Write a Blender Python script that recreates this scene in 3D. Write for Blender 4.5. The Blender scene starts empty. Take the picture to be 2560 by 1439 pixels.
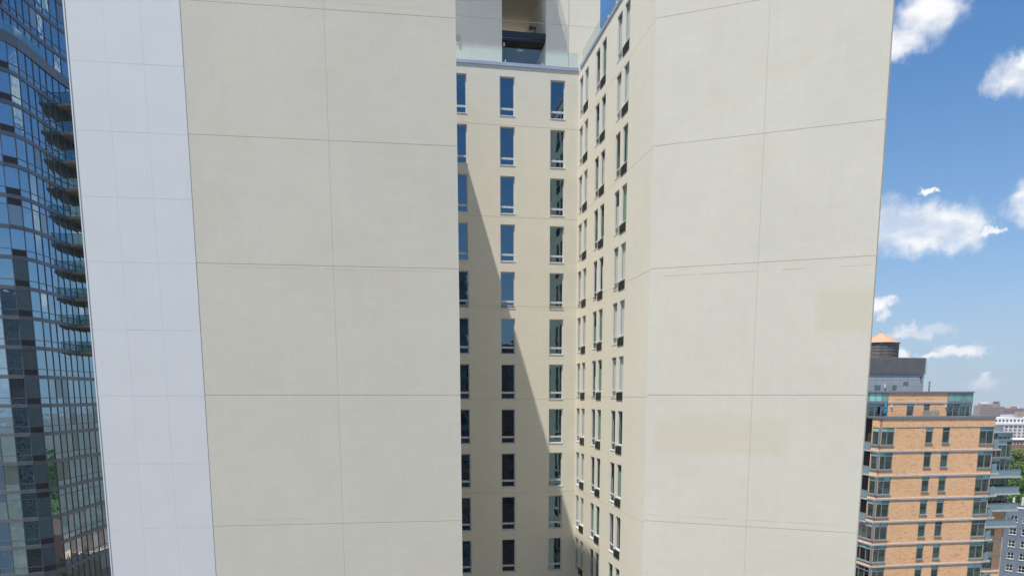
import bpy, math, random
from mathutils import Vector, Matrix
random.seed(7)
R = math.radians
SC = bpy.context.scene
COL = SC.collection
H = 60.0                                   # flying height of the camera above the street

# ------------------------------------------------------------------ camera
cd = bpy.data.cameras.new('camera'); cam = bpy.data.objects.new('camera', cd); COL.objects.link(cam)
cd.sensor_width = 36.0; cd.lens = 26.41
cd.shift_x = -0.0117; cd.shift_y = 0.2171
cd.clip_start = 0.5; cd.clip_end = 9000
cam.location = (0, 0, H); cam.rotation_euler = (R(90 - 8.73), 0, 0)
SC.camera = cam

# ------------------------------------------------------------------ sun, exposure
TO_SUN = Vector((-0.36, -0.37, 1.40)).normalized()
ld = bpy.data.lights.new('sun', 'SUN'); sun = bpy.data.objects.new('sun', ld); COL.objects.link(sun)
ld.energy = 4.7; ld.angle = R(0.55); ld.color = (1.0, 0.95, 0.87)
sun.location = (0, 0, 200)
sun.rotation_euler = (-TO_SUN).to_track_quat('-Z', 'Y').to_euler()
SC.view_settings.view_transform = 'Standard'; SC.view_settings.look = 'None'
SC.view_settings.gamma = 1; SC.view_settings.use_curve_mapping = False
SC.view_settings.exposure = 0.55
SC.cycles.use_denoising = True
SC.cycles.caustics_reflective = False; SC.cycles.caustics_refractive = False
SC.cycles.max_bounces = 10; SC.cycles.diffuse_bounces = 7; SC.cycles.glossy_bounces = 4; SC.cycles.transparent_max_bounces = 12
SC.cycles.sample_clamp_indirect = 6

# ------------------------------------------------------------------ node helpers
class NT:
    def __init__(s, tree): s.t = tree; s.t.nodes.clear()
    def n(s, kind, **kw):
        nd = s.t.nodes.new(kind)
        for k, v in kw.items():
            if k == 'inp':
                for a, b in v.items():
                    if isinstance(b, bpy.types.NodeSocket): s.t.links.new(b, nd.inputs[a])
                    else: nd.inputs[a].default_value = b
            else: setattr(nd, k, v)
        return nd
    def m(s, op, a, b=0.0, c=None, clamp=False):
        inp = {0: a, 1: b}
        if c is not None: inp[2] = c
        return s.n('ShaderNodeMath', operation=op, use_clamp=clamp, inp=inp).outputs[0]
    def v(s, op, a, b=(0, 0, 0)):
        nd = s.n('ShaderNodeVectorMath', operation=op, inp={0: a, 1: b})
        return nd.outputs['Value'] if op in ('LENGTH', 'DOT_PRODUCT') else nd.outputs[0]
    def ss(s, x, lo, hi, a=0.0, b=1.0):
        return s.n('ShaderNodeMapRange', interpolation_type='SMOOTHSTEP', inp={0: x, 1: lo, 2: hi, 3: a, 4: b}).outputs[0]
    def mix(s, f, a, b, blend='MIX'):
        nd = s.n('ShaderNodeMix', data_type='RGBA', blend_type=blend)
        for k, x in ((0, f), (6, a), (7, b)):
            if isinstance(x, bpy.types.NodeSocket): s.t.links.new(x, nd.inputs[k])
            else: nd.inputs[k].default_value = x if k == 0 else (x if len(x) == 4 else (*x, 1))
        return nd.outputs[2]
    def noise(s, vec, scale, detail=4, rough=0.55, dist=0.0):
        return s.n('ShaderNodeTexNoise', inp={'Vector': vec, 'Scale': scale, 'Detail': detail, 'Roughness': rough, 'Distortion': dist}).outputs[0]

# ------------------------------------------------------------------ world: sky with cumulus
W = bpy.data.worlds.new('World'); SC.world = W; W.use_nodes = True
k = NT(W.node_tree)
gen = k.n('ShaderNodeTexCoord').outputs['Generated']
sep = k.n('ShaderNodeSeparateXYZ', inp={0: gen})
zc = k.m('MAXIMUM', k.m('ADD', k.m('MULTIPLY', sep.outputs[2], 0.93), 0.07), 0.05)
skyvec = k.n('ShaderNodeCombineXYZ', inp={0: sep.outputs[0], 1: sep.outputs[1], 2: zc}).outputs[0]
sky = k.n('ShaderNodeTexSky', sky_type='NISHITA', sun_disc=False, sun_elevation=math.asin(TO_SUN.z),
          sun_rotation=math.atan2(TO_SUN.x, TO_SUN.y) % (2 * math.pi), altitude=60, air_density=1.0, dust_density=0.5, ozone_density=1.6,
          inp={'Vector': skyvec}).outputs[0]
sky = k.n('ShaderNodeHueSaturation', inp={'Saturation': 1.25, 'Value': 1.06, 'Color': sky}).outputs[0]
hz_el = k.m('MULTIPLY', k.m('ARCSINE', sep.outputs[2]), 57.29578)
sky = k.mix(k.m('ADD', k.ss(hz_el, -3.0, 10.0, 0.6, 0.0), k.ss(hz_el, 2.0, 22.0, 0.3, 0.0)), sky, (3.0, 3.6, 4.35))
az = k.m('MULTIPLY', k.m('ARCTAN2', sep.outputs[0], sep.outputs[1]), 57.29578)
el = k.m('MULTIPLY', k.m('ARCSINE', sep.outputs[2]), 57.29578)
ae = k.n('ShaderNodeCombineXYZ', inp={0: az, 1: el, 2: 0.0}).outputs[0]
wob = k.n('ShaderNodeTexNoise', noise_dimensions='2D', inp={'Vector': ae, 'Scale': 0.55, 'Detail': 6, 'Roughness': 0.62}).outputs['Color']
wob = k.v('MULTIPLY', k.v('SUBTRACT', wob, (0.5, 0.5, 0.5)), (2.4, 2.0, 0))
aew = k.v('ADD', ae, wob)
CLOUDS = [(26.3, 22.6, 2.0, 1.5), (25.0, 21.3, 1.4, .9), (31.4, 18.5, 1.5, 1.1), (26.6, 10.6, 2.6, 1.5), (28.9, 10.4, 1.7, 1.4), (24.3, 10.9, 2.0, 1.6),
          (32.7, 11.3, 1.4, 1.05), (27.2, 12.8, .6, .16), (27.2, 4.2, 1.7, .42), (29.7, 2.7, 1.4, .5), (28.2, 2.45, .9, .3), (26.2, 2.7, .6, .5),
          (31.1, 1.0, .75, .35), (24.6, 5.8, .8, .6), (30.6, 9.9, .6, .25), (22.0, 15.0, 1.5, 1.0), (36.5, 7.0, 2.6, .9), (38.0, 16.0, 2.6, 1.5)]
best = None
for (a, e, sa, se) in CLOUDS:
    d = k.v('LENGTH', k.v('MULTIPLY', k.v('SUBTRACT', aew, (a, e, 0)), (1 / (sa * 1.12), 1 / (se * 1.12), 0)))
    best = d if best is None else k.m('MINIMUM', best, d)
cl_view = k.ss(best, 1.22, 0.42)
# elsewhere the same scattered fair-weather clouds, from noise
fld = k.noise(k.v('MULTIPLY', gen, (1, 1, 1.9)), 3.4, 5, 0.55)
cl_rest = k.ss(fld, 0.555, 0.67)
inview = k.m('MULTIPLY', k.ss(k.m('ABSOLUTE', k.m('SUBTRACT', az, 29.0)), 9.0, 16.0, 1.0, 0.0), k.ss(el, 25.0, 32.0, 1.0, 0.0))
cl = k.m('MAXIMUM', cl_view, k.m('MULTIPLY', cl_rest, k.m('SUBTRACT', 1.0, inview)))
tex = k.noise(k.v('MULTIPLY', ae, (0.45, 0.8, 1)), 0.75, 4, 0.5)
cl = k.m('MULTIPLY', cl, k.m('ADD', 0.62, k.m('MULTIPLY', k.ss(tex, 0.3, 0.62), 0.36)))
cl = k.m('MULTIPLY', cl, k.ss(el, -1.0, 7.0, 0.72, 1.0))
ccol = k.mix(k.ss(tex, 0.36, 0.66), (5.2, 5.5, 6.1), (7.0, 7.0, 7.1))
skyc = k.mix(cl, sky, ccol)
bg = k.n('ShaderNodeBackground', inp={0: skyc, 1: 0.10}).outputs[0]
k.n('ShaderNodeOutputWorld', inp={0: bg})

# ------------------------------------------------------------------ materials
MATS = {}
def principled(name, build):
    m = bpy.data.materials.new(name); m.use_nodes = True
    q = NT(m.node_tree)
    b = q.n('ShaderNodeBsdfPrincipled'); out = q.n('ShaderNodeOutputMaterial')
    q.t.links.new(b.outputs[0], out.inputs[0])
    build(q, b); MATS[name] = m
    return m
def setin(q, b, **kw):
    for a, v in kw.items():
        a = a.replace('_', ' ')
        if isinstance(v, bpy.types.NodeSocket): q.t.links.new(v, b.inputs[a])
        else: b.inputs[a].default_value = (*v, 1) if isinstance(v, tuple) and len(v) == 3 else v
def plain(name, col, rough=0.6, metal=0.0, var=0.06, scale=1.5, bump=0.0, spec=0.5):
    def f(q, b):
        oc = q.n('ShaderNodeTexCoord').outputs['Object']
        nz = q.noise(oc, scale, 5)
        lo = tuple(c * (1 - var) for c in col); hi = tuple(min(1, c * (1 + var)) for c in col)
        setin(q, b, Base_Color=q.mix(q.ss(nz, 0.3, 0.7), lo, hi), Roughness=rough, Metallic=metal, Specular_IOR_Level=spec)
        if bump:
            bn = q.n('ShaderNodeBump', inp={'Strength': bump, 'Distance': 0.02, 'Height': q.noise(oc, scale * 12, 3)})
            setin(q, b, Normal=bn.outputs[0])
    return principled(name, f)

def stucco(name, col, patches=(), lines=()):
    def f(q, b):
        oc = q.n('ShaderNodeTexCoord').outputs['Object']
        big = q.noise(oc, 0.22, 6, 0.6)
        mid = q.noise(q.v('MULTIPLY', oc, (1, 1, 1.6)), 1.1, 6, 0.65)
        ver = q.noise(q.v('MULTIPLY', oc, (6.5, 6.5, 0.35)), 1.0, 4, 0.6)
        hor = q.noise(q.v('MULTIPLY', oc, (0.5, 0.5, 9.0)), 1.0, 4, 0.6)
        fine = q.noise(oc, 22, 3, 0.7)
        s = q.m('ADD', q.m('MULTIPLY', big, 0.13), q.m('MULTIPLY', mid, 0.10))
        s = q.m('ADD', s, q.m('MULTIPLY', ver, 0.07))
        s = q.m('ADD', s, q.m('MULTIPLY', hor, 0.075))
        s = q.m('ADD', s, q.m('MULTIPLY', fine, 0.12))
        s = q.m('ADD', s, 1 - 0.25)
        c = q.mix(1.0, (*col, 1), q.n('ShaderNodeCombineColor', inp={0: s, 1: s, 2: s}).outputs[0], 'MULTIPLY')
        blot = q.ss(q.noise(oc, 0.45, 5, 0.6, 0.6), 0.53, 0.75)
        c = q.mix(q.m('MULTIPLY', blot, 0.35), c, tuple(x * y for x, y in zip(col, (0.97, 0.92, 0.85))))
        if patches or lines:
            sp = q.n('ShaderNodeSeparateXYZ', inp={0: oc})
            wx = q.m('MULTIPLY', q.m('SUBTRACT', q.noise(oc, 1.3, 5), 0.5), 0.9)
            for (x0, x1, z0, z1, st) in patches:
                ax = q.m('ADD', sp.outputs[0], wx); azz = q.m('ADD', sp.outputs[2], q.m('MULTIPLY', wx, 0.5))
                mk = q.m('MULTIPLY', q.m('MULTIPLY', q.ss(ax, x0 - .1, x0 + .45), q.ss(ax, x1 + .1, x1 - .45)),
                         q.m('MULTIPLY', q.ss(azz, z0 - .1, z0 + .2), q.ss(azz, z1 + .2, z1 - .4)))
                c = q.mix(q.m('MULTIPLY', mk, st), c, (col[0] * .95, col[1] * .90, col[2] * .78))
            for (z, st) in lines:
                d = q.m('ABSOLUTE', q.m('SUBTRACT', sp.outputs[2], z))
                mk = q.m('MULTIPLY', q.ss(d, .03, .012), q.ss(q.noise(oc, 0.8, 3), .42, .6))
                c = q.mix(q.m('MULTIPLY', mk, st), c, (.55, .38, .27))
        bn = q.n('ShaderNodeBump', inp={'Strength': 0.25, 'Distance': 0.012, 'Height': q.m('ADD', fine, q.m('MULTIPLY', ver, 0.6))})
        setin(q, b, Base_Color=c, Roughness=0.92, Specular_IOR_Level=0.2, Normal=bn.outputs[0])
    return principled(name, f)
STUCCO = (0.67, 0.628, 0.52)
stucco('stucco', STUCCO, lines=[(5.85 + H, .5), (17.4 + H, .35), (-6.0 + H, .4)])
stucco('stucco_patched', (0.655, 0.625, 0.525), patches=[(6.25, 12.35, H - 2.85, H - .95, .5), (13.1, 15.6, H + 2.75, H + 4.75, .52), (9.9, 11.2, H + 9.6, H + 11.3, .2)],
       lines=[(5.62 + H, .65), (-5.95 + H, .5)])
stucco('stucco_court', (0.69, 0.655, 0.55), lines=[(5.6 + H, .3)])
plain('joint', (0.42, 0.39, 0.33), 0.95, var=0.15, scale=3)
def f_white(q, b):
    oc = q.n('ShaderNodeTexCoord').outputs['Object']
    a = q.noise(q.v('MULTIPLY', oc, (8, 8, 0.5)), 1, 4); g = q.noise(oc, .7, 5)
    s = q.m('ADD', q.m('ADD', q.m('MULTIPLY', a, .05), q.m('MULTIPLY', g, .09)), .93)
    c = q.mix(1.0, (.70, .71, .705, 1), q.n('ShaderNodeCombineColor', inp={0: s, 1: s, 2: s}).outputs[0], 'MULTIPLY')
    setin(q, b, Base_Color=c, Roughness=0.5, Specular_IOR_Level=0.3)
principled('white_panel', f_white)
plain('white_joint', (0.62, 0.63, 0.64), 0.8)
plain('aluminium', (0.56, 0.58, 0.62), 0.42, 0.0, 0.05, 3)
plain('coping', (0.42, 0.47, 0.54), 0.35, 0.3, 0.08, 1)
plain('louvre_black', (0.022, 0.022, 0.024), 0.6, var=0.2)
plain('pergola_black', (0.012, 0.014, 0.02), 0.45, var=0.2)
plain('bolt_grey', (0.16, 0.16, 0.17), 0.5)
plain('roofing', (0.30, 0.29, 0.28), 0.9, scale=.4, var=.15)
plain('room_wall', (0.22, 0.21, 0.19), 0.9)
plain('dark_room', (0.05, 0.05, 0.05), 0.9)
plain('fixture_grey', (0.23, 0.26, 0.28), 0.5)

def curtain(name, col):
    def f(q, b):
        oc = q.n('ShaderNodeTexCoord').outputs['Object']
        w = q.noise(q.v('MULTIPLY', oc, (14, 14, .15)), 1, 3)
        setin(q, b, Base_Color=q.mix(w, tuple(c * .75 for c in col), tuple(min(1, c * 1.2) for c in col)), Roughness=.9)
    return principled(name, f)
curtain('curtain_grey', (.62, .585, .56)); curtain('curtain_green_reflection', (.20, .34, .25)); curtain('curtain_teal', (.26, .50, .42)); curtain('blind_pale', (.44, .54, .48))  # the green cloth carries the court panes' green reflection in its colour

def mirror_glass(name, base, ior, tint, wav=0.02, rough=0.015):
    def f(q, b):
        oc = q.n('ShaderNodeTexCoord').outputs['Object']
        rnd = q.n('ShaderNodeObjectInfo').outputs['Random']
        nz = q.noise(q.v('ADD', oc, q.n('ShaderNodeCombineXYZ', inp={0: q.m('MULTIPLY', rnd, 31), 1: rnd, 2: q.m('MULTIPLY', rnd, 17)}).outputs[0]), 0.9, 2)
        bn = q.n('ShaderNodeBump', inp={'Strength': wav, 'Distance': 1.0, 'Height': nz})
        sc = q.m('ADD', .55, q.m('MULTIPLY', rnd, .9))
        c = q.mix(1.0, (*base, 1), q.n('ShaderNodeCombineColor', inp={0: sc, 1: sc, 2: sc}).outputs[0], 'MULTIPLY')
        setin(q, b, Base_Color=c, Roughness=rough, IOR=ior, Specular_Tint=(*tint, 1), Normal=bn.outputs[0])
    return principled(name, f)
mirror_glass('pane_blue', (.005, .010, .018), 2.8, (.56, .84, 1.0), 0.006)
mirror_glass('tower_dark', (.012, .02, .026), 6.0, (.58, .83, 1.0), 0.012)
mirror_glass('tower_teal', (.035, .065, .07), 5.0, (.6, .86, 1.0), 0.012)
mirror_glass('tower_blind', (.20, .25, .26), 2.7, (.70, .9, 1.0), 0.012)
mirror_glass('tower_grey', (.06, .075, .075), 2.6, (.7, .9, 1.0), 0.014)
mirror_glass('far_pane', (.02, .026, .026), 2.0, (.8, .95, 1.0), 0.01)
mirror_glass('spandrel_teal', (.25, .55, .47), 1.6, (.9, 1, 1), 0.01)

def clear_glass(name, tint, gloss, gcol=(1, 1, 1), rough=0.01, milk=0.0, milkcol=(.6, .7, .7)):
    m = bpy.data.materials.new(name); m.use_nodes = True
    q = NT(m.node_tree)
    tr = q.n('ShaderNodeBsdfTransparent', inp={0: (*tint, 1)}).outputs[0]
    gl = q.n('ShaderNodeBsdfGlossy', inp={'Color': (*gcol, 1), 'Roughness': rough}).outputs[0]
    s = q.n('ShaderNodeMixShader', inp={0: gloss, 1: tr, 2: gl}).outputs[0]
    if milk:
        df = q.n('ShaderNodeBsdfDiffuse', inp={0: (*milkcol, 1)}).outputs[0]
        s = q.n('ShaderNodeMixShader', inp={0: milk, 1: s, 2: df}).outputs[0]
    q.n('ShaderNodeOutputMaterial', inp={0: s}); MATS[name] = m
    return m
clear_glass('clear_pane', (.94, .965, .95), .06, (.85, .95, 1))
clear_glass('rail_glass', (.90, .95, .94), .07, (.9, 1, 1), milk=.03, milkcol=(.62, .74, .72))
clear_glass('balcony_glass', (.45, .62, .62), .30, (.8, .95, 1), milk=.05, milkcol=(.3, .45, .45))
clear_glass('frosted_glass', (.55, .68, .72), .22, (.8, .93, 1), .12, milk=.55, milkcol=(.34, .48, .55))

plain('tower_metal', (.13, .14, .16), .42, .25, .1, .8)
plain('tower_band', (.15, .16, .18), .4, .25, .1, .8)
plain('tower_louvre', (.03, .03, .034), .6)
plain('soffit', (.42, .37, .31), .9, var=.2, scale=.6)
plain('concrete', (.50, .49, .46), .85, var=.08)

def f_brick(col_a, col_b, col_m):
    def f(q, b):
        oc = q.n('ShaderNodeTexCoord').outputs['Object']
        sp = q.n('ShaderNodeSeparateXYZ', inp={0: oc})
        uu = q.m('ADD', q.m('MULTIPLY', sp.outputs[0], .9845), q.m('MULTIPLY', sp.outputs[1], .1756))
        vv = q.m('ADD', q.m('MULTIPLY', sp.outputs[0], .1756), q.m('MULTIPLY', sp.outputs[1], -.9845))
        uv = q.n('ShaderNodeCombineXYZ', inp={0: q.m('ADD', uu, vv), 1: sp.outputs[2], 2: 0.0}).outputs[0]
        bt = q.n('ShaderNodeTexBrick', inp={'Vector': uv, 'Color1': (*col_a, 1), 'Color2': (*col_b, 1), 'Mortar': (*col_m, 1), 'Scale': 1.0,
                 'Mortar Size': .012, 'Mortar Smooth': .3, 'Bias': -.25, 'Brick Width': .42, 'Row Height': .15})
        st = q.noise(q.v('MULTIPLY', uv, (1.25, 4.2, 1)), 1.0, 5, .62, .8)
        dk = q.ss(st, .52, .68)
        c = q.mix(q.m('MULTIPLY', dk, .95), bt.outputs[0], tuple(x * y for x, y in zip(col_b, (.88, .70, .56))))
        s = q.m('ADD', .9, q.m('MULTIPLY', q.noise(uv, .35, 5), .2))
        c = q.mix(1.0, c, q.n('ShaderNodeCombineColor', inp={0: s, 1: s, 2: s}).outputs[0], 'MULTIPLY')
        setin(q, b, Base_Color=c, Roughness=.9, Specular_IOR_Level=.2)
    return f
principled('brick', f_brick((.92, .575, .325), (.86, .465, .215), (.80, .56, .38)))
principled('brick_red', f_brick((.30, .13, .09), (.24, .10, .07), (.3, .22, .18)))
plain('window_grey', (.27, .29, .32), .45, .1)
plain('band_grey', (.52, .52, .52), .7)
plain('cap_blue', (.24, .28, .33), .4, .3)
plain('mech_panel', (.40, .43, .47), .5, .1, .05, .6)
plain('louvre_grey', (.26, .26, .265), .55, .1, .1)
plain('tank_roof', (.43, .265, .16), .75, var=.08, scale=2)
def f_tank(q, b):
    oc = q.n('ShaderNodeTexCoord').outputs['Object']
    w = q.noise(q.v('MULTIPLY', oc, (5, 5, .3)), 1, 4, .7)
    setin(q, b, Base_Color=q.mix(q.ss(w, .3, .7), (.05, .045, .043), (.21, .19, .18)), Roughness=.85)
principled('tank_wood', f_tank)
plain('steel_hoop', (.30, .30, .30), .4, .8)
plain('pale_paint', (.72, .72, .70), .6)
plain('planter_wood', (.36, .34, .30), .8)
plain('umbrella_blue', (.01, .22, .42), .8)
plain('grey_paint', (.155, .19, .24), .8, var=.1, scale=.5)
plain('white_stone', (.72, .72, .72), .8, var=.06, scale=.3)
plain('brown_wall', (.36, .27, .22), .85, var=.1, scale=.1)
plain('mauve_wall', (.31, .19, .18), .85, var=.1, scale=.1)
plain('far_window', (.12, .12, .14), .4)
plain('far_brown_window', (.28, .20, .17), .6)
plain('asphalt', (.055, .055, .058), .9, var=.2, scale=.2)
plain('bark', (.09, .065, .045), .9, var=.3)
def f_ground(q, b):
    oc = q.n('ShaderNodeTexCoord').outputs['Object']
    a = q.noise(oc, .012, 6, .65); v = q.noise(oc, .05, 4)
    setin(q, b, Base_Color=q.mix(q.ss(v, .35, .65), q.mix(q.ss(a, .35, .6), (.11, .11, .11), (.06, .09, .035)), (.20, .17, .15)), Roughness=.95)
principled('ground', f_ground)
def f_leaf(q, b):
    oc = q.n('ShaderNodeTexCoord').outputs['Object']; r = q.n('ShaderNodeObjectInfo').outputs['Random']
    g = q.noise(oc, .5, 4)
    c = q.mix(g, (.045, .095, .016), (.13, .20, .035))
    c = q.mix(q.m('MULTIPLY', r, .45), c, (.05, .11, .03))
    setin(q, b, Base_Color=c, Roughness=.6, Specular_IOR_Level=.25)
principled('leaf', f_leaf)
plain('grass', (.07, .12, .03), .95, var=.3, scale=.3)

# ------------------------------------------------------------------ mesh helpers
UP = Vector((0, 0, 1))
WM = {}                                    # world matrix of every object made here
def link(name, me, M=None, parent=None, **props):
    o = bpy.data.objects.new(name, me); COL.objects.link(o)
    M = M or Matrix()
    if parent is not None:
        o.parent = parent; o.matrix_parent_inverse = WM[parent.name].inverted()
    o.matrix_basis = M; WM[o.name] = M.copy()
    for a, v in props.items(): o[a] = v
    return o
def thing(name, loc, label, category, group=None, rz=0.0):
    p = dict(label=label, category=category)
    if group: p['group'] = group
    return link(name, None, Matrix.Translation(loc) @ Matrix.Rotation(rz, 4, 'Z'), None, **p)
class MB:
    def __init__(s): s.v = []; s.f = []
    def quad(s, *p):
        i = len(s.v); s.v += [tuple(x) for x in p]; s.f.append(tuple(range(i, i + len(p))))
        return s
    def box(s, o, a, b, c):
        o, a, b, c = map(Vector, (o, a, b, c)); i = len(s.v)
        if a.cross(b).dot(c) < 0: a, b = b, a
        s.v += [tuple(o), tuple(o + a), tuple(o + a + b), tuple(o + b), tuple(o + c), tuple(o + a + c), tuple(o + a + b + c), tuple(o + b + c)]
        s.f += [tuple(i + j for j in q) for q in ((3, 2, 1, 0), (4, 5, 6, 7), (0, 1, 5, 4), (1, 2, 6, 5), (2, 3, 7, 6), (3, 0, 4, 7))]
        return s
    def bx(s, x0, x1, y0, y1, z0, z1):
        return s.box((x0, y0, z0), (x1 - x0, 0, 0), (0, y1 - y0, 0), (0, 0, z1 - z0))
    def lathe(s, prof, n=24, c=(0, 0, 0)):
        i = len(s.v)
        for r, z in prof:
            for j in range(n):
                a = 2 * math.pi * j / n; s.v.append((c[0] + r * math.cos(a), c[1] + r * math.sin(a), c[2] + z))
        for p in range(len(prof) - 1):
            for j in range(n):
                s.f.append((i + p * n + j, i + p * n + (j + 1) % n, i + (p + 1) * n + (j + 1) % n, i + (p + 1) * n + j))
        return s
    def prism(s, poly, z0, z1):
        n = len(poly); i = len(s.v)
        s.v += [(x, y, z0) for x, y in poly] + [(x, y, z1) for x, y in poly]
        s.f.append(tuple(range(i + n, i + 2 * n))); s.f.append(tuple(range(i + n - 1, i - 1, -1)))
        for j in range(n): s.f.append((i + j, i + (j + 1) % n, i + n + (j + 1) % n, i + n + j))
        return s
    def mesh(s, name, mat):
        me = bpy.data.meshes.new(name); me.from_pydata(s.v, [], s.f); me.materials.append(MATS[mat]); me.update()
        return me
    def obj(s, name, mat, parent=None, M=None, **props): return link(name, s.mesh(name, mat), M, parent, **props)

class F:
    """A vertical facade: plan origin P, unit tangent t running left to right, outward normal n; z in metres from the camera level."""
    def __init__(s, P, t):
        s.P = Vector((P[0], P[1], 0)); s.t = Vector((t[0], t[1], 0)).normalized(); s.n = Vector((s.t.y, -s.t.x, 0))
    def pt(s, u, z, out=0.0): return s.P + s.t * u + s.n * out + UP * (z + H)
    def plan(s, u, out=0.0):
        q = s.P + s.t * u + s.n * out; return (q.x, q.y)
    def M(s, u, z, out=0.0):
        q = s.pt(u, z, out); t, n = s.t, s.n
        return Matrix(((t.x, -n.x, 0, q.x), (t.y, -n.y, 0, q.y), (0, 0, 1, q.z), (0, 0, 0, 1)))
    def box(s, mb, u0, u1, z0, z1, o0, o1):
        return mb.box(s.pt(u0, z0, o0), s.t * (u1 - u0), s.n * (o1 - o0), UP * (z1 - z0))
    def wall(s, mb, u0, u1, z0, z1, holes=(), recess=.2, edge=.03, out=0.0):
        """Front faces with rectangular openings, their reveals, and a short return round the outer edge."""
        hs = []
        for (a, b, c, d) in holes:
            a2, b2, c2, d2 = max(a, u0), min(b, u1), max(c, z0), min(d, z1)
            if b2 > a2 and d2 > c2: hs.append((a2, b2, c2, d2, a >= u0, b <= u1, c >= z0, d <= z1))
        us = sorted({u0, u1, *[h[0] for h in hs], *[h[1] for h in hs]}); zs = sorted({z0, z1, *[h[2] for h in hs], *[h[3] for h in hs]})
        P = lambda u, z, o: s.pt(u, z, out + o)
        for i in range(len(us) - 1):
            for j in range(len(zs) - 1):
                cu, cz = (us[i] + us[i + 1]) / 2, (zs[j] + zs[j + 1]) / 2
                if any(h[0] < cu < h[1] and h[2] < cz < h[3] for h in hs): continue
                mb.quad(P(us[i], zs[j], 0), P(us[i + 1], zs[j], 0), P(us[i + 1], zs[j + 1], 0), P(us[i], zs[j + 1], 0))
        for (a, b, c, d, l, r, lo, hi) in hs:
            if l: mb.quad(P(a, c, 0), P(a, d, 0), P(a, d, -recess), P(a, c, -recess))
            if r: mb.quad(P(b, d, 0), P(b, c, 0), P(b, c, -recess), P(b, d, -recess))
            if lo: mb.quad(P(b, c, 0), P(a, c, 0), P(a, c, -recess), P(b, c, -recess))
            if hi: mb.quad(P(a, d, 0), P(b, d, 0), P(b, d, -recess), P(a, d, -recess))
        if edge:
            mb.quad(P(u0, z1, 0), P(u1, z1, 0), P(u1, z1, -edge), P(u0, z1, -edge))
            mb.quad(P(u1, z0, 0), P(u0, z0, 0), P(u0, z0, -edge), P(u1, z0, -edge))
            mb.quad(P(u0, z0, 0), P(u0, z1, 0), P(u0, z1, -edge), P(u0, z0, -edge))
            mb.quad(P(u1, z1, 0), P(u1, z0, 0), P(u1, z0, -edge), P(u1, z1, -edge))
        return mb
def frame_mb(w, h, th, y0, y1, bars=(), posts=()):
    """Rectangular frame w x h in local x/z, from y0 to y1; bars = (z0, z1), posts = x centres."""
    m = MB()
    m.bx(0, th, y0, y1, 0, h); m.bx(w - th, w, y0, y1, 0, h)
    m.bx(th, w - th, y0, y1, 0, th); m.bx(th, w - th, y0, y1, h - th, h)
    for (a, b) in bars: m.bx(th, w - th, y0 + .004, y1, a, b)
    for x in posts: m.bx(x - th / 2, x + th / 2, y0 - .006, y1, th, h - th)
    return m
def pane_mb(w, h, y, th=.012): return MB().bx(0, w, y, y + th, 0, h)

# ------------------------------------------------------------------ ground, park hill
g = MB(); N = 64
ring = [(2900 * math.cos(2 * math.pi * i / N), 2900 * math.sin(2 * math.pi * i / N)) for i in range(N)]
g.quad(*[(x, y, 0) for x, y in ring]).obj('ground', 'ground', None, None, kind='structure')
def hill_h(x, y):
    d = math.hypot((x - 275) / 120, (y - 405) / 110); return max(0, 16 * (1 - d * d)) if d < 1 else 0
hv = MB(); n = 30
for i in range(n):
    for j in range(n):
        q = []
        for a, b in ((0, 0), (1, 0), (1, 1), (0, 1)):
            x = 155 + 240 * (i + a) / n; y = 295 + 220 * (j + b) / n; q.append((x, y, hill_h(x, y) - .3))
        hv.quad(*q)
hv.obj('hill', 'grass', None, None, kind='structure')
MB().bx(-70, 130, -18, -2, .004, .02).obj('road', 'asphalt', None, None, kind='structure')

# ------------------------------------------------------------------ the stucco hotel
TB = (.9845, .1756)                        # street grid direction
FL = F((-3.142, 37.55), (.9903, .1392))    # left wing front, u runs from -16.77 to 0
FR = F((6.069, 37.55), (.934, -.3565))     # right wing front, splayed, u 0 to 9.97
FB = F((3.539, 51.74), TB)                 # back wall of the court, u ends at 0
FO = F((3.539, 51.74), (.1756, -.9845))    # right side of the court, u 0 to 14.41
FS = F(FB.plan(-9.07), (-.1756, .9845))    # left side of the court (faces right), runs back from the corner
TOP = 20.45
hotel = thing('stucco_hotel', (0, 50, 0), 'tall cream stucco building with blank front walls and a deep windowed court', 'building')

def core_box(poly, z1, mat='joint', name='core'):
    MB().prism(poly, 0, H + z1).obj(name, mat, hotel)
def inset(fac, u, d): return fac.plan(u, -d)
# structural cores behind the finish (also the roofs)
LW = [inset(FL, -16.74, .03), inset(FL, -.06, .03), FB.plan(-9.12, -.3), FB.plan(-9.12, -24), FB.plan(-22, -24)]
core_box(LW, TOP - .1)
RW = [FO.plan(14.35, -.30), FR.plan(9.9, -.06), FR.plan(9.9, -9), FB.plan(15, -24), FB.plan(.3, -24), FO.plan(0, -.3)]
RW = [FO.plan(0, -2.2), FO.plan(12.6, -2.2), FR.plan(1.2, -.03), FR.plan(9.9, -.03), FR.plan(9.9, -14), FB.plan(14, -24), FB.plan(2.2, -24)]
core_box(RW, TOP - .1)
BW = [FB.plan(-9.1, -.45), FB.plan(2.2, -.45), FB.plan(2.2, -24), FB.plan(-9.1, -24)]
core_box(BW, TOP - .12)

JL = [17.09, 11.56, 6.0, 0.0, -6.27, -12.7, -19.2]
GAP = .007; VG = .0032
def strips(joints, top, bottom=-59.9):
    z = [top] + joints + [bottom]
    return [(z[i + 1] + (GAP if i < len(joints) else 0), z[i] - (GAP if i else 0)) for i in range(len(z) - 1)]
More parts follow.
